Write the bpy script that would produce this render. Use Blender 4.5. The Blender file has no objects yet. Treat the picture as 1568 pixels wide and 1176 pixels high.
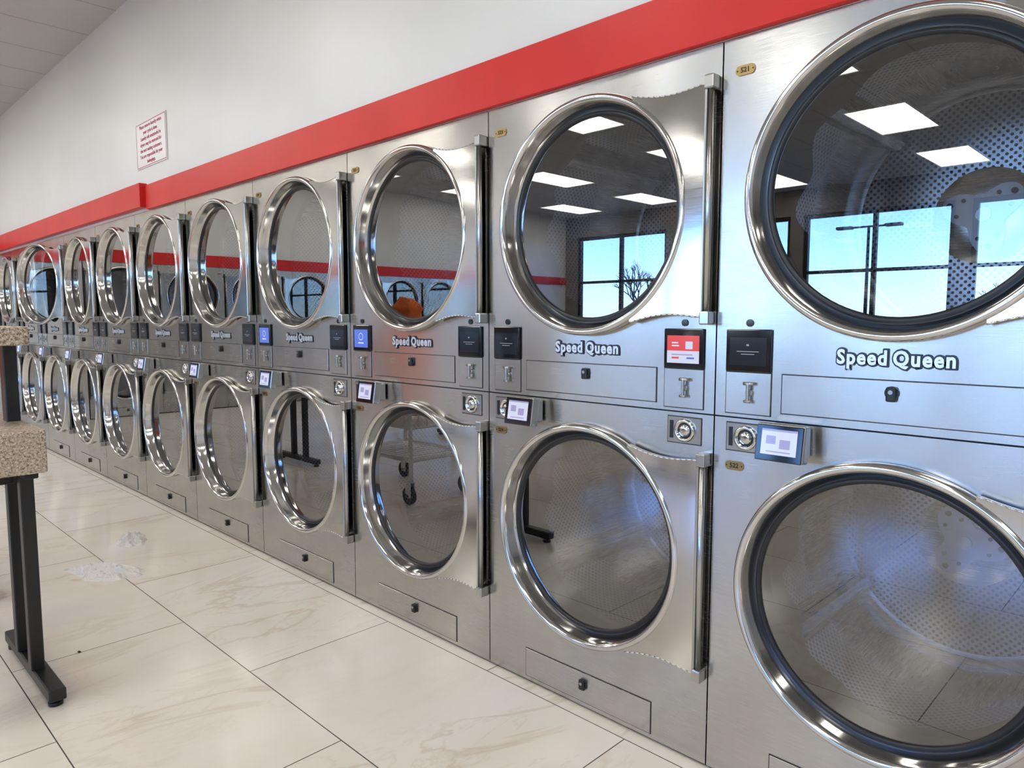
import bpy, bmesh, math, random
from math import sin, cos, pi, radians
from mathutils import Vector, Matrix, noise
random.seed(3)
S=bpy.context.scene
COL=S.collection
S.view_settings.view_transform='Standard'

# ---------------------------------------------------------------- materials
def mat(name, base=(.5,.5,.5), rough=.5, metal=0., spec=.5, emis=None, estr=0.):
    m=bpy.data.materials.new(name); m.use_nodes=True
    b=m.node_tree.nodes['Principled BSDF']
    b.inputs['Base Color'].default_value=(*base,1); b.inputs['Roughness'].default_value=rough
    b.inputs['Metallic'].default_value=metal; b.inputs['Specular IOR Level'].default_value=spec
    if emis:
        b.inputs['Emission Color'].default_value=(*emis,1); b.inputs['Emission Strength'].default_value=estr
    return m
class NT:
    def __init__(s,m): s.t=m.node_tree; s.b=s.t.nodes.get('Principled BSDF')
    def n(s,typ,**kw):
        x=s.t.nodes.new(typ)
        for k,v in kw.items(): setattr(x,k,v)
        return x
    def l(s,a,b): s.t.links.new(a,b)
    def coord(s,scale=(1,1,1),loc=(0,0,0),rot=(0,0,0),out='Object'):
        tc=s.n('ShaderNodeTexCoord'); mp=s.n('ShaderNodeMapping')
        mp.inputs['Scale'].default_value=scale; mp.inputs['Location'].default_value=loc; mp.inputs['Rotation'].default_value=rot
        s.l(tc.outputs[out],mp.inputs['Vector']); return mp.outputs['Vector']
    def noise(s,vec,scale=1.,detail=3.,rough=.5,dist=0.):
        x=s.n('ShaderNodeTexNoise'); x.inputs['Scale'].default_value=scale; x.inputs['Detail'].default_value=detail
        x.inputs['Roughness'].default_value=rough; x.inputs['Distortion'].default_value=dist
        s.l(vec,x.inputs['Vector']); return x.outputs['Fac']
    def ramp(s,fac,stops):
        r=s.n('ShaderNodeValToRGB'); e=r.color_ramp.elements
        while len(e)<len(stops): e.new(.5)
        for i,(p,c) in enumerate(stops):
            e[i].position=p; e[i].color=(*c,1) if len(c)==3 else c
        s.l(fac,r.inputs['Fac']); return r.outputs['Color']
    def mr(s,fac,a,b,f0=0,f1=1):
        r=s.n('ShaderNodeMapRange'); r.inputs[1].default_value=f0; r.inputs[2].default_value=f1
        r.inputs[3].default_value=a; r.inputs[4].default_value=b; s.l(fac,r.inputs[0]); return r.outputs[0]
    def math(s,op,a,b=None):
        r=s.n('ShaderNodeMath',operation=op)
        for i,v in enumerate((a,b)):
            if v is None: continue
            if isinstance(v,(int,float)): r.inputs[i].default_value=v
            else: s.l(v,r.inputs[i])
        return r.outputs[0]
    def mix(s,f,a,b,blend='MIX'):
        r=s.n('ShaderNodeMix',data_type='RGBA',blend_type=blend)
        for i,v in ((0,f),(6,a),(7,b)):
            if isinstance(v,(int,float)): r.inputs[i].default_value=v
            elif isinstance(v,tuple): r.inputs[i].default_value=(*v,1)
            else: s.l(v,r.inputs[i])
        return r.outputs[2]
    def bump(s,h,strength=.1,dist=.01,prev=None):
        r=s.n('ShaderNodeBump'); r.inputs['Strength'].default_value=strength; r.inputs['Distance'].default_value=dist
        s.l(h,r.inputs['Height'])
        if prev: s.l(prev,r.inputs['Normal'])
        return r.outputs[0]

def brushed(name,base,r0,r1,wav=.12,aniso=0.,gc=.05):
    m=mat(name,base,.3,1.); t=NT(m)
    g=t.noise(t.coord((14,14,900)),1,2,.5)
    big=t.noise(t.coord((2.0,2.0,1.5)),1,1)
    smu=t.noise(t.coord((4,4,4)),1,4,.6)
    t.l(t.math('ADD',t.mr(g,r0,r1,.3,.7),t.mr(smu,-.02,.04,.35,.65)),t.b.inputs['Roughness'])
    c=t.mix(t.mr(smu,0,.45,.4,.75),base,tuple(x*.85 for x in base))
    c=t.mix(t.mr(g,0,gc,.35,.65),c,tuple(x*.6 for x in base))
    t.l(c,t.b.inputs['Base Color'])
    t.l(t.bump(big,wav,.05),t.b.inputs['Normal'])
    if aniso>0:
        t.b.inputs['Anisotropic'].default_value=aniso
        tv=t.n('ShaderNodeCombineXYZ'); tv.inputs[2].default_value=1.
        t.l(tv.outputs[0],t.b.inputs['Tangent'])
    return m
M_STEEL=brushed('brushed_stainless',(.55,.54,.52),.20,.26,.22,.80,.22)
M_STEELP=brushed('door_plate_steel',(.56,.555,.54),.08,.12,.12)
M_CHROME=mat('chrome',(.62,.61,.60),.11,1.)
M_GAP=mat('dark_gap',(.012,.012,.012),.6)
M_BLACK=mat('black_rubber',(.010,.010,.011),.35)
M_BLKGL=mat('black_gloss',(.008,.008,.01),.07)
M_SILV=mat('satin_silver',(.46,.46,.45),.25,1.)
M_LINE=mat('panel_groove',(.05,.05,.05),.6,.6)
M_BRASS=mat('brass_plaque',(.36,.25,.10),.35,1.)
M_DSOL=brushed('drum_solid',(.62,.62,.63),.22,.30,.05)
M_HUB=mat('hub_plate',(.70,.71,.73),.35,.3)
M_LETT=mat('lettering_silver',(.72,.74,.78),.3,.5)
M_LOUT=mat('lettering_outline_navy',(.010,.014,.035),.4)
def perf():
    m=mat('drum_perforated',(.38,.38,.39),.26,1.); t=NT(m)
    v=t.coord((1,1,1),(0,0,0),(0,0,radians(45)),'UV')
    vo=t.n('ShaderNodeTexVoronoi'); vo.voronoi_dimensions='2D'; vo.inputs['Scale'].default_value=66; vo.inputs['Randomness'].default_value=0
    t.l(v,vo.inputs['Vector'])
    hole=t.math('LESS_THAN',vo.outputs['Distance'],.30)
    t.l(t.mix(hole,(.62,.62,.63),(.003,.003,.003)),t.b.inputs['Base Color'])
    t.l(t.math('SUBTRACT',1.,hole),t.b.inputs['Metallic'])
    return m
M_PERF=perf()
def thin_glass(name,tint,f0,f1,rough=0.):
    m=bpy.data.materials.new(name); m.use_nodes=True; t=NT(m); t.t.nodes.clear()
    o=t.n('ShaderNodeOutputMaterial'); mx=t.n('ShaderNodeMixShader'); tr=t.n('ShaderNodeBsdfTransparent'); gl=t.n('ShaderNodeBsdfGlossy')
    tr.inputs[0].default_value=(*tint,1); gl.inputs['Roughness'].default_value=rough; gl.inputs[0].default_value=(1,1,1,1)
    lw=t.n('ShaderNodeLayerWeight'); lw.inputs[0].default_value=.5
    p=t.math('POWER',lw.outputs['Facing'],2.2)
    t.l(t.mr(p,f0,f1),mx.inputs[0]); t.l(tr.outputs[0],mx.inputs[1]); t.l(gl.outputs[0],mx.inputs[2]); t.l(mx.outputs[0],o.inputs[0])
    return m
M_DGLASS=thin_glass('door_glass',(.60,.61,.63),.17,.68)
M_WGLASS=thin_glass('window_glass',(.95,.97,.97),.03,.4)
def filmmat():
    m=mat('plastic_film',(.96,.96,.95),.2); t=NT(m)
    t.b.inputs['Alpha'].default_value=.55
    return m
M_FILM=filmmat()

def wallmat():
    m=mat('white_painted_wall',(.74,.74,.735),.38); t=NT(m)
    v=t.coord()
    t.l(t.bump(t.noise(v,60,3),.12,.004,t.bump(t.noise(v,1.6,2),.15,.03)),t.b.inputs['Normal'])
    t.l(t.mix(t.mr(t.noise(v,1.2,4),0,1,.3,.7),(.71,.705,.69),(.77,.765,.755)),t.b.inputs['Base Color'])
    return m
M_WALL=wallmat()
def redmat():
    m=mat('red_paint',(.60,.018,.022),.36,0,.35); t=NT(m); v=t.coord()
    t.l(t.mix(t.mr(t.noise(v,3,4),0,1,.3,.7),(.60,.016,.014),(.68,.021,.019)),t.b.inputs['Base Color'])
    t.l(t.bump(t.noise(t.coord((20,1.5,20)),3,4),.1,.004),t.b.inputs['Normal'])
    return m
M_RED=redmat()
def floormat():
    m=mat('marble_tile',(.8,.76,.68),.16); t=NT(m)
    tc=t.n('ShaderNodeTexCoord'); sp=t.n('ShaderNodeSeparateXYZ'); t.l(tc.outputs['Object'],sp.inputs[0])
    cb=t.n('ShaderNodeCombineXYZ'); t.l(t.math('ADD',sp.outputs[1],-.6+120),cb.inputs[0]); t.l(t.math('ADD',sp.outputs[0],.645+60),cb.inputs[1])
    br=t.n('ShaderNodeTexBrick'); t.l(cb.outputs[0],br.inputs['Vector'])
    br.inputs['Scale'].default_value=1; br.inputs['Mortar Size'].default_value=.0018; br.inputs['Mortar Smooth'].default_value=.0
    br.inputs['Brick Width'].default_value=1.2; br.inputs['Row Height'].default_value=.6; br.inputs['Bias'].default_value=0
    br.inputs['Color1'].default_value=(0,0,0,1); br.inputs['Color2'].default_value=(1,1,1,1); br.offset=.5
    off=t.n('ShaderNodeVectorMath',operation='SCALE'); t.l(br.outputs['Color'],off.inputs[0]); off.inputs['Scale'].default_value=17.
    ad=t.n('ShaderNodeVectorMath',operation='ADD'); t.l(tc.outputs['Object'],ad.inputs[0]); t.l(off.outputs[0],ad.inputs[1])
    mp=t.n('ShaderNodeMapping'); mp.inputs['Rotation'].default_value=(0,0,radians(28)); mp.inputs['Scale'].default_value=(.8,2.0,1); t.l(ad.outputs[0],mp.inputs['Vector'])
    v=mp.outputs['Vector']
    n1=t.noise(v,1.0,6,.55,1.2); n2=t.noise(v,2.3,8,.6,1.5); cl=t.noise(v,.9,4,.5)
    ve=t.mr(t.math('ABSOLUTE',t.math('SUBTRACT',n1,.5)),1,0,0,.026)
    ve2=t.mr(t.math('ABSOLUTE',t.math('SUBTRACT',n2,.52)),.5,0,0,.018)
    vv=t.math('MULTIPLY',t.math('MAXIMUM',ve,ve2),t.mr(cl,.12,1,.42,.60))
    c=t.mix(t.mr(t.noise(v,1.4,5),0,1,.35,.7),(.92,.875,.785),(.87,.81,.70))
    c=t.mix(t.math('MULTIPLY',vv,.42),c,(.60,.46,.29))
    c=t.mix(br.outputs['Fac'],c,(.10,.09,.08))
    t.l(c,t.b.inputs['Base Color'])
    t.l(t.mr(t.noise(v,5,4),.10,.18),t.b.inputs['Roughness'])
    t.l(t.bump(t.math('MULTIPLY',br.outputs['Fac'],-1),.3,.002),t.b.inputs['Normal'])
    return m
M_FLOOR=floormat()
def ceilmat():
    m=mat('ceiling_tile',(.6,.6,.58),.8); t=NT(m)
    v=t.coord((1,1,1),(50,50,0))
    br=t.n('ShaderNodeTexBrick'); t.l(v,br.inputs['Vector']); br.offset=0
    br.inputs['Scale'].default_value=1; br.inputs['Mortar Size'].default_value=.010; br.inputs['Brick Width'].default_value=1.22; br.inputs['Row Height'].default_value=.61
    br.inputs['Mortar Smooth'].default_value=0
    sp=t.noise(t.coord(),180,2)
    c=t.mix(t.mr(sp,0,1,.35,.5),(.42,.43,.43),(.49,.50,.50))
    t.l(t.mix(br.outputs['Fac'],c,(.36,.36,.35)),t.b.inputs['Base Color'])
    t.l(t.bump(br.outputs['Fac'],.5,.01),t.b.inputs['Normal'])
    return m
M_CEIL=ceilmat()
def granite():
    m=mat('speckled_laminate',(.5,.42,.33),.4); t=NT(m)
    v=t.coord(); n=t.noise(v,140,3,.7); n2=t.noise(v,260,2,.7)
    c=t.ramp(n,[(.36,(.12,.09,.06)),(.46,(.46,.36,.26)),(.56,(.60,.50,.38)),(.66,(.82,.75,.64))])
    t.l(t.mix(t.mr(n2,0,1,.6,.64),c,(.08,.06,.05)),t.b.inputs['Base Color']); return m
M_GRAN=granite()
M_BLKST=mat('black_powdercoat',(.012,.012,.013),.38)
M_PANEL=mat('light_panel',(.9,.9,.85),.5,emis=(1,.965,.875),estr=9.5)
M_BRONZE=mat('window_frame_dark',(.035,.028,.024),.4,.4)
M_SBLUE=mat('screen_blue',(0,0,0),.1,emis=(.12,.20,.75),estr=1.)
M_SWHITE=mat('screen_white',(0,0,0),.1,emis=(.66,.70,.90),estr=1.)
M_SRED=mat('screen_red',(0,0,0),.1,emis=(.75,.09,.10),estr=1.)
M_SDIM=mat('screen_dim',(0,0,0),.1,emis=(.012,.015,.024),estr=1.)
M_SPUR=mat('screen_purple',(0,0,0),.1,emis=(.36,.34,.58),estr=1.)
M_STXT=mat('screen_text',(0,0,0),.3,emis=(.25,.27,.31),estr=1.)
M_SIGN=mat('sign_board',(.80,.78,.77),.35)
M_SIGNT=mat('sign_print',(.48,.03,.09),.5)
M_WIRE=mat('wire_coated',(.95,.95,.92),.35,.0)
M_ASPH=mat('asphalt',(.10,.10,.10),.9)
M_BARK=mat('bark',(.14,.11,.09),.9)
M_WGREY=mat('washer_grey',(.06,.06,.065),.4)
M_WSTEEL=mat('washer_steel',(.30,.30,.30),.3,1.)
def orangemat():
    m=mat('orange_cloth',(.95,.17,.02),.8); t=NT(m)
    t.l(t.bump(t.noise(t.coord(),9,5),.6,.05),t.b.inputs['Normal']); return m
M_ORG=orangemat()

# ---------------------------------------------------------------- mesh helpers
def box(bm,x0,x1,y0,y1,z0,z1,mi=0,bev=0.,seg=2,rot=None):
    r=bmesh.ops.create_cube(bm,size=1.)
    vs=r['verts']; c=Vector(((x0+x1)/2,(y0+y1)/2,(z0+z1)/2)); s=Vector((x1-x0,y1-y0,z1-z0))
    for v in vs: v.co=Vector((v.co.x*s.x,v.co.y*s.y,v.co.z*s.z))
    fs=set(f for v in vs for f in v.link_faces)
    for f in fs: f.material_index=mi
    if bev>0:
        es=list(set(e for v in vs for e in v.link_edges))
        rr=bmesh.ops.bevel(bm,geom=es,offset=bev,segments=seg,affect='EDGES',profile=.5)
        vs=list(set(v for f in rr['faces'] for v in f.verts)|set(v for v in vs if v.is_valid))
        for f in rr['faces']: f.material_index=mi
    if rot is not None:
        for v in vs: v.co=rot@v.co
    for v in vs: v.co+=c
    return vs
def tube(bm,p0,p1,r,mi=0,seg=8,r2=None,smooth=True):
    p0=Vector(p0);p1=Vector(p1);d=p1-p0
    q=d.to_track_quat('Z','Y').to_matrix().to_4x4()
    m=Matrix.Translation((p0+p1)/2)@q
    rr=bmesh.ops.create_cone(bm,cap_ends=True,segments=seg,radius1=r,radius2=r if r2 is None else r2,depth=d.length,matrix=m)
    for f in set(f for v in rr['verts'] for f in v.link_faces):
        f.material_index=mi; f.smooth=smooth and len(f.verts)==4
def lathe(bm,cx,cz,prof,mi=0,seg=96,a0=0.,a1=2*pi,flip=False,uv=None,rf=None):
    full=abs(a1-a0-2*pi)<1e-6; n=seg if full else seg+1
    rings=[]
    for (r,y) in prof:
        ring=[]
        for i in range(n):
            a=a0+(a1-a0)*i/seg; rr=r if rf is None else rf(r,a)
            ring.append(bm.verts.new((cx+rr*cos(a),y,cz+rr*sin(a))))
        rings.append(ring)
    for j in range(len(rings)-1):
        for i in range(seg):
            k=(i+1)%n
            vs=[rings[j][i],rings[j][k],rings[j+1][k],rings[j+1][i]]
            if flip: vs.reverse()
            f=bm.faces.new(vs); f.material_index=mi; f.smooth=True
            if uv is not None:
                for lp in f.loops:
                    co=lp.vert.co
                    if uv[1]=='cyl':
                        a=(a0+(a1-a0)*(i+(1 if lp.vert in (rings[j][k],rings[j+1][k]) else 0))/seg)
                        lp[uv[0]].uv=(a*prof[0][0],co.y)
                    else: lp[uv[0]].uv=(co.x-cx,co.z-cz)
    return rings
def disc(bm,cx,cz,r,y,mi,seg=64):
    vs=[bm.verts.new((cx+r*cos(2*pi*i/seg),y,cz+r*sin(2*pi*i/seg))) for i in range(seg)]
    f=bm.faces.new(vs); f.material_index=mi; return f
def mesh_of(bm,name,mats):
    bmesh.ops.recalc_face_normals(bm,faces=[f for f in bm.faces])
    me=bpy.data.meshes.new(name); bm.to_mesh(me); bm.free()
    for m in mats: me.materials.append(m)
    return me
def obj(name,me,parent=None,loc=(0,0,0),rot=(0,0,0)):
    o=bpy.data.objects.new(name,me); COL.objects.link(o); o.location=loc; o.rotation_euler=rot
    if parent: o.parent=parent
    return o
def empty(name,loc=(0,0,0),rot=(0,0,0)):
    o=bpy.data.objects.new(name,None); COL.objects.link(o); o.location=loc; o.rotation_euler=rot; o.empty_display_size=.2; return o
def text_mesh(body,size,ext,off=0.,mats=(),align='CENTER',spacing=1.,word=1.):
    c=bpy.data.curves.new('txt','FONT'); c.body=body; c.size=size; c.extrude=ext; c.offset=off; c.align_x=align; c.align_y='CENTER'; c.space_character=spacing; c.space_word=word
    c.resolution_u=3
    o=bpy.data.objects.new('txt',c); COL.objects.link(o)
    bpy.context.view_layer.update()
    me=bpy.data.meshes.new_from_object(o.evaluated_get(bpy.context.evaluated_depsgraph_get()))
    bpy.data.objects.remove(o)
    me.materials.clear()
    for m in mats: me.materials.append(m)
    return me
def simple(name,fn,mats,parent=None,loc=(0,0,0),rot=(0,0,0)):
    bm=bmesh.new(); fn(bm); return obj(name,mesh_of(bm,name,mats),parent,loc,rot)

# ---------------------------------------------------------------- dryer
W=.876; H=1.964; SPL=1.0; CX=.438; ZU=1.562; ZL=.577; HR=.333; DEP=.95
def hole_plate(bm,x0,x1,z0,z1,cx,cz,r,y,mi):
    angs=[2*pi*i/96 for i in range(96)]
    for (px,pz) in ((x0,z0),(x1,z0),(x1,z1),(x0,z1)): angs.append(math.atan2(pz-cz,px-cx)%(2*pi))
    angs=sorted(set(round(a,6) for a in angs))
    inn=[];out=[]
    for a in angs:
        c,s=cos(a),sin(a)
        k=min([(x1-cx)/c if c>1e-9 else 1e9,(x0-cx)/c if c<-1e-9 else 1e9,(z1-cz)/s if s>1e-9 else 1e9,(z0-cz)/s if s<-1e-9 else 1e9])
        inn.append(bm.verts.new((cx+r*c,y,cz+r*s))); out.append(bm.verts.new((cx+k*c,y,cz+k*s)))
    for i in range(len(angs)):
        j=(i+1)%len(angs)
        f=bm.faces.new((inn[i],inn[j],out[j],out[i])); f.material_index=mi
BM=[M_STEEL,M_GAP,M_BLACK,M_BLKGL,M_SILV,M_LINE,M_BRASS,M_DSOL,M_PERF,M_HUB,M_CHROME]
def body(bm):
    uvl=bm.loops.layers.uv.new('UVMap')
    x0,x1=.002,W-.002
    hole_plate(bm,x0,x1,.010,SPL-.002,CX,ZL,HR,0,0)
    hole_plate(bm,x0,x1,SPL+.002,H,CX,ZU,HR,0,0)
    for (a,b) in ((.010,SPL-.002),(SPL+.002,H)):
        for (p,q) in (((x0,a),(x1,a)),((x1,a),(x1,b)),((x1,b),(x0,b)),((x0,b),(x0,a))):
            f=bm.faces.new([bm.verts.new((p[0],0,p[1])),bm.verts.new((q[0],0,q[1])),bm.verts.new((q[0],.03,q[1])),bm.verts.new((p[0],.03,p[1]))]); f.material_index=0
    X0,X1,Z0,Z1=.003,W-.003,.0,H-.002
    c=[(X0,Z0),(X1,Z0),(X1,Z1),(X0,Z1)]
    for i in range(4):
        p,q=c[i],c[(i+1)%4]
        f=bm.faces.new([bm.verts.new((p[0],.012,p[1])),bm.verts.new((q[0],.012,q[1])),bm.verts.new((q[0],DEP,q[1])),bm.verts.new((p[0],DEP,p[1]))]); f.material_index=1
    f=bm.faces.new([bm.verts.new((p[0],DEP,p[1])) for p in c]); f.material_index=1
    box(bm,X0,X1,.012,.5,SPL-.004,SPL+.004,1)
    for cz,ph in ((ZU,radians(40)),(ZL,0.)):
        lathe(bm,CX,cz,[(HR,0),(HR,.14)],2)
        def rf(r,a):
            if r<.35:
                d=abs(((a-pi+pi)%(2*pi))-pi)
                w=max(0,cos(min(d,pi/2)))**1.2
                return r-.018-.036*w*(1+.5*sin(9*a+.7))
            return r
        lathe(bm,CX,cz,[(HR,.138),(.40,.142)],2,rf=rf)
        R=.395
        lathe(bm,CX,cz,[(R,.14),(R,.20)],7,uv=(uvl,'cyl'))
        lathe(bm,CX,cz,[(R,.20),(R,.50)],8,uv=(uvl,'cyl'))
        lathe(bm,CX,cz,[(R,.50),(R,.75),(.37,.78)],7,uv=(uvl,'cyl'))
        lathe(bm,CX,cz,[(.37,.78),(.35,.77)],7,uv=(uvl,'pl'))
        lathe(bm,CX,cz,[(.35,.77),(.14,.78)],8,uv=(uvl,'pl'))
        lathe(bm,CX,cz,[(.14,.78),(.12,.768),(.05,.768)],7,uv=(uvl,'pl'))
        disc(bm,CX,cz,.05,.768,7)
        for k in range(3):
            a=radians(215+120*k)+ph
            er=Vector((cos(a),0,sin(a))); et=Vector((-sin(a),0,cos(a))); C=Vector((CX,0,cz))
            pr=[C+er*R+et*.05,C+er*(R-.075)+et*.014,C+er*(R-.075)-et*.014,C+er*R-et*.05]
            A=[bm.verts.new(p+Vector((0,.17,0))) for p in pr]; B=[bm.verts.new(p+Vector((0,.74,0))) for p in pr]
            for i in range(3):
                f=bm.faces.new((A[i],A[i+1],B[i+1],B[i])); f.material_index=7
            f=bm.faces.new(A); f.material_index=7
        n=48; pts=[]
        for i in range(n):
            a=2*pi*i/n; r=.085+.030*cos(3*(a-ph)); pts.append((CX+r*cos(a),cz+r*sin(a)))
        A=[bm.verts.new((p[0],.752,p[1])) for p in pts]; B=[bm.verts.new((p[0],.768,p[1])) for p in pts]
        bm.faces.new(A).material_index=9
        for i in range(n):
            bm.faces.new((A[i],A[(i+1)%n],B[(i+1)%n],B[i])).material_index=9
        for k in range(3):
            a=ph+2*pi*k/3
            for (rr,rad,hh,da) in ((.095,.009,.004,0.),(.070,.006,.004,.35),(.070,.006,.004,-.35)):
                p=(CX+rr*cos(a+da),.752,cz+rr*sin(a+da)); tube(bm,p,(p[0],.752-hh,p[2]),rad,2,12)
        tube(bm,(CX,.752,cz),(CX,.742,cz),.020,4,24)
    for (a,b,zz) in ((1.022,1.119,1.092),(.025,.122,.088)):
        box(bm,CX-.2565,CX+.2565,-.0012,0,a-.002,b+.002,5)
        box(bm,CX-.254,CX+.254,-.0035,-.0005,a,b,0,.001,1)
        tube(bm,(CX,-.003,zz),(CX,-.009,zz),.015,2,20)
        box(bm,CX-.011,CX+.011,-.016,-.003,zz-.02,zz+.014,2,.004,2)
        tube(bm,(CX,-.016,zz+.002),(CX,-.0175,zz+.002),.005,4,12)
    for (a,b) in ((.033,.155),(W-.156,W-.034)):
        m=(a+b)/2
        box(bm,a,b,-.009,0,1.121,1.231,3,.003,2)
        box(bm,a-.002,b+.002,-.0012,0,1.010,1.122,5)
        box(bm,a,b,-.0035,-.0005,1.012,1.120,0,.001,1)
        tube(bm,(m,0,1.247),(m,-.004,1.247),.0095,3,20)
        tube(bm,(m+.006,-.003,1.068),(m+.006,-.012,1.068),.009,4,16)
        box(bm,m+.002,m+.010,-.020,-.010,1.045,1.093,4,.003,2)
        tube(bm,(m-.006,-.015,1.092),(m+.020,-.015,1.092),.0045,4,10)
        tube(bm,(m-.004,-.015,1.046),(m+.014,-.015,1.046),.004,4,10)
    for m in (.090,W-.090):
        box(bm,m-.054,m+.054,-.0012,0,.911,.988,5)
        box(bm,m-.052,m+.052,-.004,-.0005,.913,.986,4,.0015,1)
        box(bm,m-.044,m-.034,-.006,-.003,.925,.975,2)
        lathe(bm,m+.004,.9495,[(.032,-.004),(.032,-.010),(.028,-.013),(.024,-.012),(.022,-.006),(.016,-.006),(.016,-.012),(.006,-.013),(0.0001,-.013)],10,32)
        lathe(bm,m+.004,.9495,[(.0235,-.0065),(.0165,-.0065)],2,32)
    for zz in (1.881,.872):
        n=28; A=[];B=[]
        for i in range(n):
            t=2*pi*i/n; sx=(1 if cos(t)>0 else -1)*.015
            A.append(bm.verts.new((.062+sx+.011*cos(t),-.003,zz+.0125*sin(t)))); B.append(bm.verts.new((.062+sx+.011*cos(t),0,zz+.0125*sin(t))))
        bm.faces.new(A).material_index=6
        for i in range(n): bm.faces.new((A[i],A[(i+1)%n],B[(i+1)%n],B[i])).material_index=6
        tube(bm,(.041,-.003,zz),(.041,-.004,zz),.002,2,8); tube(bm,(.083,-.003,zz),(.083,-.004,zz),.002,2,8)
bm=bmesh.new(); body(bm); ME_BODY=mesh_of(bm,'dryer_body',BM)

HX=.858-CX
DM=[M_CHROME,M_STEELP,M_BLACK,M_DGLASS,M_SILV]
def door(bm):
    cx=-HX
    prof=[(.349,-.002),(.354,-.005),(.356,-.012),(.356,-.024),(.354,-.031),(.350,-.035),(.345,-.037),(.340,-.036),(.336,-.033),(.333,-.028),(.330,-.018),(.325,.004),(.320,.016),(.316,.018)]
    lathe(bm,cx,0,prof,0,128)
    lathe(bm,cx,0,[(.3175,.018),(.314,.010),(.307,.008),(.301,.012),(.299,.022)],2,96)
    disc(bm,cx,0,.310,.0165,3,96)
    th=radians(59); R=.344; pts=[]
    n=28
    for i in range(n+1):
        a=th-2*th*i/n; pts.append((cx+R*cos(a),R*sin(a)))
    xs=cx+.178; xe=-.012
    def edge(s):
        x=xs+(xe-xs)*s; z=.316+(.298-.316)*s-.014*sin(pi*min(1,s*1.05+.02))
        return x,z
    for i in range(14): x,z=edge(i/13); pts.append((x,-z))
    for i in range(14): x,z=edge(1-i/13); pts.append((x,z))
    A=[bm.verts.new((p[0],-.031,p[1])) for p in pts]; B=[bm.verts.new((p[0],-.012,p[1])) for p in pts]
    f=bm.faces.new(A); f.material_index=1
    fb=bm.faces.new(B); fb.material_index=1
    N=len(pts)
    for i in range(N): bm.faces.new((A[i],A[(i+1)%N],B[(i+1)%N],B[i])).material_index=1
    for i in range(n+1,n+14): tube(bm,(pts[i][0],-.031,pts[i][1]),(pts[i+1][0],-.031,pts[i+1][1]),.0022,0,6)
    for i in range(n+15,N-1): tube(bm,(pts[i][0],-.031,pts[i][1]),(pts[i+1][0],-.031,pts[i+1][1]),.0022,0,6)
    tube(bm,(0,-.026,-.29),(0,-.026,.29),.009,4,16)
    for s in (-1,1):
        box(bm,-.014,.014,-.040,.0,s*.302-.018,s*.302+.018,4,.004,2)
    box(bm,-.013,-.006,-.037,-.010,-.285,.285,4,.002,1)
bm=bmesh.new(); door(bm); ME_DOOR=mesh_of(bm,'dryer_door',DM)

def quad(bm,x0,x1,z0,z1,y,mi=0):
    bm.faces.new([bm.verts.new((x0,y,z0)),bm.verts.new((x1,y,z0)),bm.verts.new((x1,y,z1)),bm.verts.new((x0,y,z1))]).material_index=mi
def scr(kind):
    bm=bmesh.new(); w,h=.050,.045
    ms=[M_SDIM,M_STXT,M_SBLUE,M_SWHITE,M_SRED,M_SPUR]
    if kind=='off':
        quad(bm,-w,w,-.038,.034,0,0); quad(bm,-.03,.03,-.003,-.001,-.0004,1); quad(bm,-.018,.018,-.010,-.008,-.0004,1); quad(bm,-.004,.003,.012,.017,-.0004,1)
    elif kind=='blue':
        quad(bm,-w,w,-.040,.036,0,2); quad(bm,-.02,.02,-.024,-.018,-.0004,3)
        lathe(bm,0,.006,[(.016,-.0004),(.013,-.0004)],3,24)
    else:
        quad(bm,-w,w,-.040,-.006,0,3); quad(bm,-w,w,-.006,.036,0,4)
        quad(bm,-.035,-.012,.006,.010,-.0004,3); quad(bm,-.035,-.015,.014,.018,-.0004,3); quad(bm,.008,.03,-.001,.020,-.0004,3); quad(bm,-.035,.03,-.018,-.015,-.0004,5); quad(bm,-.035,-.012,-.028,-.023,-.0004,4); quad(bm,.012,.035,-.028,-.023,-.0004,2)
    return mesh_of(bm,'screen_'+kind,ms)
SCR={k:scr(k) for k in ('off','blue','home')}
def reader(bm):
    rot=Matrix.Rotation(radians(-9),3,'X')
    box(bm,-.050,.050,-.042,-.0045,-.036,.036,0,.004,2)
    vs=box(bm,-.060,.060,-.034,0,-.046,.046,0,.006,3,rot)
    for v in vs: v.co+=Vector((.0,-.036,0))
    vs=box(bm,-.058,.058,-.004,0,-.044,.044,1,.002,1,rot)
    for v in vs: v.co+=Vector((0,-.0695,0))
    def q(x0,x1,z0,z1,y,mi):
        f=bm.faces.new([bm.verts.new(rot@Vector(c)+Vector((0,-.0715,0))) for c in ((x0,y,z0),(x1,y,z0),(x1,y,z1),(x0,y,z1))]); f.material_index=mi
    q(-.044,.044,-.028,.034,-.0026,2); q(-.032,-.008,-.002,.018,-.003,3); q(.002,.028,-.012,.010,-.003,3); q(-.03,.03,-.022,-.019,-.003,3); q(-.044,.044,.029,.034,-.003,3)
bm=bmesh.new(); reader(bm); ME_READ=mesh_of(bm,'card_reader',[M_SILV,M_BLKGL,M_SWHITE,M_SPUR])
t1=text_mesh('Speed Queen',.046,.0015,.0016,[M_LETT],spacing=1.16,word=.45)
wid=max(v.co.x for v in t1.vertices)-min(v.co.x for v in t1.vertices); k=.245/wid
for v in t1.vertices: v.co.x*=k
t2=text_mesh('Speed Queen',.046,.001,.0042,[M_LOUT],spacing=1.16,word=.45)
for v in t2.vertices: v.co.x*=k
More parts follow.
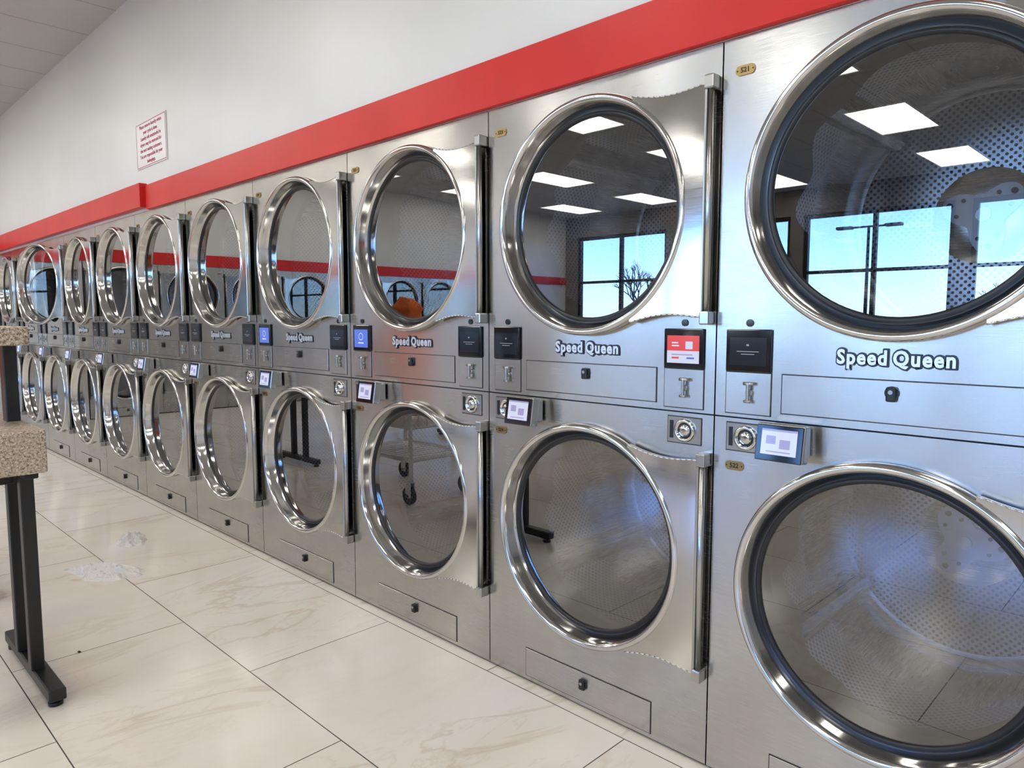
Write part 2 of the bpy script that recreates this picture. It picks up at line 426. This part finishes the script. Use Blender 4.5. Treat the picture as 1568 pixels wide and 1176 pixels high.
def outline_mesh():
    bm=bmesh.new()
    for i in range(8):
        a=i*pi/4; b2=bmesh.new(); b2.from_mesh(t2)
        for v in b2.verts: v.co.x+=.0016*cos(a); v.co.y+=.0016*sin(a); v.co.z+=-.00005*i
        tmp=bpy.data.meshes.new('tmp'); b2.to_mesh(tmp); b2.free(); bm.from_mesh(tmp); bpy.data.meshes.remove(tmp)
    me=bpy.data.meshes.new('lettering_outline'); bm.to_mesh(me); bm.free(); me.materials.append(M_LOUT); return me
t3=outline_mesh()

def dryer(loc,rz,idx,detail=True,ls='off',rs='off',ajar=0.):
    e=empty('stacked_tumble_dryer',loc,(0,0,rz))
    obj('cabinet',ME_BODY,e)
    obj('door_upper',ME_DOOR,e,(CX+HX,0,ZU),(0,0,ajar))
    obj('door_lower',ME_DOOR,e,(CX+HX,0,ZL))
    obj('screen_left',SCR[ls],e,(.094,-.0095,1.176))
    obj('screen_right',SCR[rs],e,(W-.095,-.0095,1.176))
    obj('card_reader',ME_READ,e,(.212,0,.957))
    obj('lettering_outline',t3,e,(CX,-.0015,1.168),(pi/2,0,0))
    obj('lettering',t1,e,(CX,-.0045,1.168),(pi/2,0,0))
    if detail:
        for (n,z) in ((521+2*idx,1.881),(522+2*idx,.872)):
            obj('plaque_number',text_mesh(str(n),.017,.0005,.0003,[M_BLACK]),e,(.062,-.0035,z),(pi/2,0,0))
Y1=.955
scr_l={0:'off',1:'off',2:'blue',3:'blue'}; scr_r={1:'home'}
for i in range(-3,11):
    yl=Y1+W*i
    dryer((0,yl,0),-pi/2,max(i,0),-1<i<6,scr_l.get(i,'off'),scr_r.get(i,'off'),radians(13) if i==8 else 0.)
for i in range(8):
    dryer((-1.75-W*i,10.0,0),0,0,False)

# ---------------------------------------------------------------- added front-load washers, darkening what the dryer steel reflects
def washer(bm):
    w,d,h=.70,.76,1.10
    box(bm,0.003,w-.003,.012,d,.09,h-.14,0,.008,2)
    box(bm,.03,w-.03,.05,d-.03,0,.09,0)
    box(bm,.006,w-.006,0,.014,.10,h-.15,1,.004,2)
    pr=[(0.0,h-.145),(.06,h),(d,h),(d,h-.145)]
    A=[bm.verts.new((.003,p[0],p[1])) for p in pr]; B=[bm.verts.new((w-.003,p[0],p[1])) for p in pr]
    bm.faces.new(A).material_index=0; bm.faces.new(B).material_index=0
    for i in range(4): bm.faces.new((A[i],A[(i+1)%4],B[(i+1)%4],B[i])).material_index=0 if i else 1
    f=bm.faces.new([bm.verts.new(c) for c in ((.38,.008,h-.12),(.64,.008,h-.12),(.64,.044,h-.03),(.38,.044,h-.03))]); f.material_index=2
    f=bm.faces.new([bm.verts.new(c) for c in ((.06,.008,h-.12),(.30,.008,h-.12),(.30,.044,h-.03),(.06,.044,h-.03))]); f.material_index=3
    lathe(bm,w/2,.53,[(.245,0),(.250,-.02),(.240,-.04),(.215,-.045),(.19,-.03),(.18,-.012)],3,48)
    lathe(bm,w/2,.53,[(.182,-.012),(.12,-.03),(.0001,-.042)],2,48)
    box(bm,w/2-.285,w/2-.235,-.05,0,.48,.58,2,.008,2)
    box(bm,w/2+.235,w/2+.29,-.035,0,.45,.61,3,.006,2)
bm=bmesh.new(); washer(bm); ME_WA=mesh_of(bm,'added_washer',[M_WGREY,M_WSTEEL,M_BLKGL,M_CHROME])
for i in range(15): obj('added_washer',ME_WA,None,(-6.9,-3.6+.72*i,0),(0,0,pi/2))

# ---------------------------------------------------------------- room shell
CH=3.35; XL=-10.; YF=-4.5; YB=10.0
def bx(name,a,m,bev=0.):
    return simple(name,lambda bm:box(bm,*a,0,bev),[m])
bx('floor',(XL-.2,1.1,YF-.2,YB+1.1,-.1,0.),M_FLOOR)
bx('ceiling',(XL-.2,1.1,YF-.2,YB+1.1,CH,CH+.1),M_CEIL)
ys=Y1-4*W
def wr(bm):
    box(bm,.0,.10,YF,YB+1,H+.002,CH)
    box(bm,.0,.10,YF,ys-.01,0,H+.002)
    box(bm,1.0,1.1,YF,YB+1.1,0,CH)
simple('wall_right',wr,[M_WALL])
def wb(bm):
    box(bm,XL,0.,YB,YB+.1,H+.002,CH)
    box(bm,-1.75+W+.01,0.0,YB,YB+.1,0,H+.002)
    box(bm,XL,-1.75-7*W-.01,YB,YB+.1,0,H+.002)
    box(bm,XL,1.0,YB+1.0,YB+1.1,0,CH)
simple('wall_back',wb,[M_WALL])
WT=2.93; WS=.75
wins=[]; y=YF+.18
while y+2.15<YB+.1: wins.append((y,y+2.15)); y+=2.15+.22
def wl(bm):
    box(bm,XL-.2,XL,YF-.2,YB+.1,0,WS); box(bm,XL-.2,XL,YF-.2,YB+.1,WT,CH)
    p=YF-.2
    for a,b in wins: box(bm,XL-.2,XL,p,a,WS,WT); p=b
    box(bm,XL-.2,XL,p,YB+.1,WS,WT)
simple('wall_left',wl,[mat('dark_wall',(.20,.18,.17),.6)])
for i,(a,b) in enumerate(wins):
    def wf(bm):
        f=.06
        box(bm,XL-.12,XL-.04,a,a+f,WS,WT,0); box(bm,XL-.12,XL-.04,b-f,b,WS,WT,0)
        box(bm,XL-.12,XL-.04,a+f,b-f,WS,WS+f,0); box(bm,XL-.12,XL-.04,a+f,b-f,WT-f,WT,0)
        box(bm,XL-.12,XL-.04,a+f,b-f,1.98,2.03,0)
        if i%2: box(bm,XL-.12,XL-.04,(a+b)/2-.03,(a+b)/2+.03,WS+f,WT-f,0)
        quadv=[bm.verts.new((XL-.08,a+f,WS+f)),bm.verts.new((XL-.08,b-f,WS+f)),bm.verts.new((XL-.08,b-f,WT-f)),bm.verts.new((XL-.08,a+f,WT-f))]
        bm.faces.new(quadv).material_index=1
    simple('window_%d'%(i+1),wf,[M_BRONZE,M_WGLASS])
bx('wall_front',(XL,1.0,YF-.2,YF,0,CH),M_WALL)
YS=5.04
def tr(bm):
    v=box(bm,-.022,0,YF,YS,H+.003,2.122,0,.002,1)
simple('trim_1',tr,[M_RED])
simple('trim_2',lambda bm:box(bm,-.050,0,YS+.03,YB-.03,H+.020,2.138,0,.002,1),[M_RED])
simple('trim_3',lambda bm:box(bm,XL,-.08,YB-.022,YB,H+.003,2.122,0,.002,1),[M_RED])
n=0
for xi in (-1.75,-4.15,-6.57,-9.0):
    for yi in (-2.3,.15,2.6,5.0,7.3,9.0):
        def lp(bm):
            box(bm,-.60,.60,-.29,.29,-.004,0,1)
            for (a,b,c,d) in ((-.61,.61,-.305,-.285),(-.61,.61,.285,.305),(-.61,-.59,-.285,.285),(.59,.61,-.285,.285)):
                box(bm,a,b,c,d,-.012,0,0)
        simple('ceiling_light_panel',lp,[M_SIGN,M_PANEL],None,(xi,yi,CH-.001)); n+=1

# ---------------------------------------------------------------- wall sign
sg=empty('laundry_notice_sign',(-.001,5.21,2.385),(0,0,-pi/2))
SW,SH=.52,.29
def sb(bm):
    box(bm,0,SW,-.006,0,-SH/2,SH/2,0,.001,1)
    t=.004; g=.006
    for a in ((g,SW-g,-.0068,-.0055,SH/2-g-t,SH/2-g),(g,SW-g,-.0068,-.0055,-SH/2+g,-SH/2+g+t),(g,g+t,-.0068,-.0055,-SH/2+g,SH/2-g),(SW-g-t,SW-g,-.0068,-.0055,-SH/2+g,SH/2-g)):
        box(bm,*a,1)
simple('board',sb,[M_SIGN,M_SIGNT],sg)
lines=['Please remove laundry when','your cycle is done.','Laundry left unattended in','dryers may be removed for','the next waiting customers.','You are responsible for your','belongings.']
for i,l in enumerate(lines):
    obj('print_line',text_mesh(l,.033,.0004,.0002,[M_SIGNT]),sg,(SW/2,-.0068,.113-.0375*i),(pi/2,0,0))

# ---------------------------------------------------------------- folding tables
def ftable(loc,L=1.9):
    e=empty('laundry_folding_table',loc)
    simple('table_top',lambda bm:box(bm,-L,0,0,.65,.775,.912,0,.006,2),[M_GRAN],e)
    simple('upper_shelf',lambda bm:box(bm,-L,0,.14,.50,1.172,1.233,0,.005,2),[M_GRAN],e)
    def fr(bm):
        for x in (-.010,-L+.03):
            box(bm,x-.025,x+.025,.0,.65,.022,.062,0,.004,1)
            xp=x-.010
            for y in (.20,.40): box(bm,xp-.02,xp+.02,y,y+.045,.06,.776,0,.003,1)
            xp=min(x-.02,-.03)
            box(bm,xp-.02,xp+.02,.28,.34,.91,1.173,0,.003,1)
            box(bm,xp-.02,xp+.02,.08,.57,.745,.776,0,.003,1)
            for y in (.035,.615):
                tube(bm,(x,y,.0),(x,y,.012),.022,0,16); tube(bm,(x,y,.010),(x,y,.026),.007,0,8)
        box(bm,-L+.06,-.04,.28,.32,.70,.74,0,.003,1)
    simple('steel_frame',fr,[M_BLKST],e)
ftable((-1.180,2.61,0)); ftable((-1.35,5.4,0)); ftable((-4.3,2.61,0)); ftable((-4.3,5.4,0))

# ---------------------------------------------------------------- wire cart with bag
def cart(bm):
    hx,hy=.25,.36
    for x in (-hx,hx):
        for y in (-hy,hy):
            tube(bm,(x,y,.15),(x,y,.92),.016,0,10)
            tube(bm,(x,y,.15),(x+.01,y+.02,.09),.010,1,8)
            for s in (-1,1): box(bm,x+s*.018-.002,x+s*.018+.002,y-.015,y+.04,.05,.15,0)
            tube(bm,(x-.013,y+.02,.062),(x+.013,y+.02,.062),.062,1,24)
            tube(bm,(x-.02,y+.02,.062),(x+.02,y+.02,.062),.015,0,10)
    for z in (.30,.52,.62,.72,.82,.92):
        for s in (-1,1):
            tube(bm,(-hx,s*hy,z),(hx,s*hy,z),.009 if z not in(.3,.92) else .015,0,8); tube(bm,(s*hx,-hy,z),(s*hx,hy,z),.009 if z not in(.3,.92) else .015,0,8)
    k=11
    for i in range(k+1):
        y=-hy+2*hy*i/k
        for z in (.30,.52): tube(bm,(-hx,y,z),(hx,y,z),.006,0,6)
        for s in (-1,1): tube(bm,(s*hx,y,.52),(s*hx,y,.92),.006,0,6)
    for i in range(8):
        x=-hx+2*hx*i/7
        for s in (-1,1): tube(bm,(x,s*hy,.52),(x,s*hy,.92),.006,0,6)
simple('wire_laundry_cart',cart,[M_WIRE,M_BLACK],None,(-1.40,4.20,0),(0,0,.0))
def bag(bm):
    r=bmesh.ops.create_uvsphere(bm,u_segments=40,v_segments=28,radius=1)
    for v in r['verts']:
        z=v.co.z; a=math.atan2(v.co.y,v.co.x)
        rad=math.sqrt(max(0,1-z*z))
        prof=rad**.6 if z<.25 else (.98*(1-((z-.25)/.75))**.8+.16*(z>.75))
        if z>.999: prof=.05
        d=1+.12*noise.noise(v.co*2.3)+.05*sin(7*a+3*z)
        v.co=Vector((cos(a)*.20*prof*d,sin(a)*.28*prof*d,.43+.43*z+.02*noise.noise(v.co*3)))
    for f in bm.faces: f.smooth=True
simple('orange_laundry_bag',bag,[M_ORG],None,(-1.40,4.20,.55))

# ---------------------------------------------------------------- plastic film litter
def film(sx,sy,h,seed):
    def f(bm):
        n=44; g=[]
        for i in range(n):
            row=[]
            for j in range(n):
                u=i/(n-1)*2-1; v=j/(n-1)*2-1
                du=u*math.sqrt(max(0,1-v*v/2)); dv=v*math.sqrt(max(0,1-u*u/2))
                a=math.atan2(dv,du); rr=math.hypot(du,dv)
                e=1+.45*noise.noise(Vector((cos(a)*1.8+seed,sin(a)*1.8,seed)))
                p=Vector((du*2.+seed,dv*2.,seed*.7))
                rid=1-abs(noise.noise(p*1.3))*2.6; rid2=1-abs(noise.noise(p*3.1+Vector((5,5,5))))*3
                z=.002+(h*max(0,rid)+.30*h*max(0,rid2))*max(0,1-rr**2)
                row.append(bm.verts.new((du*sx*e,dv*sy*e,z)))
            g.append(row)
        for i in range(n-1):
            for j in range(n-1):
                bm.faces.new((g[i][j],g[i+1][j],g[i+1][j+1],g[i][j+1]))
    return f
simple('crumpled_plastic_film',film(.10,.19,.04,1.3),[M_FILM],None,(-.70,3.88,0),(0,0,.5))
simple('crumpled_plastic_film',film(.08,.12,.045,4.1),[M_FILM],None,(-.42,4.33,0),(0,0,-.3))
def lint(bm):
    r=bmesh.ops.create_icosphere(bm,subdivisions=2,radius=.006)
    for v in r['verts']: v.co*=1+.5*noise.noise(v.co*200); v.co.z=max(-.004,v.co.z*.5)
simple('lint_clump',lint,[M_BLACK],None,(-1.03,3.0,.004))

# ---------------------------------------------------------------- outside
bx('ground_parking_lot',(-90,XL-.25,-50,90,-.25,-.12),M_ASPH)
def slamp(bm):
    tube(bm,(0,0,-.12),(0,0,.6),.25,0,16); tube(bm,(0,0,.6),(0,0,6.),.10,0,10,.07)
    tube(bm,(0,-1,6),(0,1,6),.05,0,8)
    for s in (-1,1): box(bm,-.2,.2,s*1.2-.4,s*1.2+.4,5.93,6.08,0,.03,1)
simple('street_lamp',slamp,[M_BRONZE],None,(-38,13.3,0))
def tree(bm):
    rnd=random.Random(5)
    def br(p,d,L,r,k):
        q=p+d*L; tube(bm,p,q,r,0,5,r*.65)
        if k==0: return
        for _ in range(3):
            nd=(d+Vector((rnd.uniform(-.8,.8),rnd.uniform(-.8,.8),rnd.uniform(-.1,.6)))).normalized(); br(q-d*L*rnd.uniform(0,.3),nd,L*rnd.uniform(.6,.8),r*.62,k-1)
    br(Vector((0,0,-.12)),Vector((0,0,1)),1.5,.12,5)
bm=bmesh.new(); tree(bm); ME_T=mesh_of(bm,'bare_tree',[M_BARK])
for i,(x,y,sc) in enumerate(((-36,33,1.4),(-38,27.5,1.2),(-42,41,1.5),(-36,22,.9),(-44,8,.9),(-37,37,1.3))):
    o=obj('bare_tree',ME_T,None,(x,y,-.12+.12*sc),(0,0,i*1.3)); o.scale=(sc,sc,sc)

# ---------------------------------------------------------------- world
w=bpy.data.worlds.new('World'); S.world=w; w.use_nodes=True; t=NT(w); bg=w.node_tree.nodes['Background']
sky=t.n('ShaderNodeTexSky'); sky.sky_type='NISHITA'; sky.sun_disc=False; sky.sun_elevation=radians(38); sky.sun_rotation=radians(100); sky.air_density=1.0; sky.dust_density=.2
t.l(t.mix(1.,sky.outputs[0],(.48,.74,1.42),'MULTIPLY'),bg.inputs['Color']); bg.inputs['Strength'].default_value=1.0

# ---------------------------------------------------------------- camera
cd=bpy.data.cameras.new('camera'); cd.sensor_width=36; cd.lens=36*1100/1568; cd.clip_start=.03; cd.clip_end=300
cam=bpy.data.objects.new('camera',cd); COL.objects.link(cam)
cam.location=(-1.745,0,1.258); cam.rotation_euler=(radians(90-5.194),0,radians(-45.45))
S.camera=cam
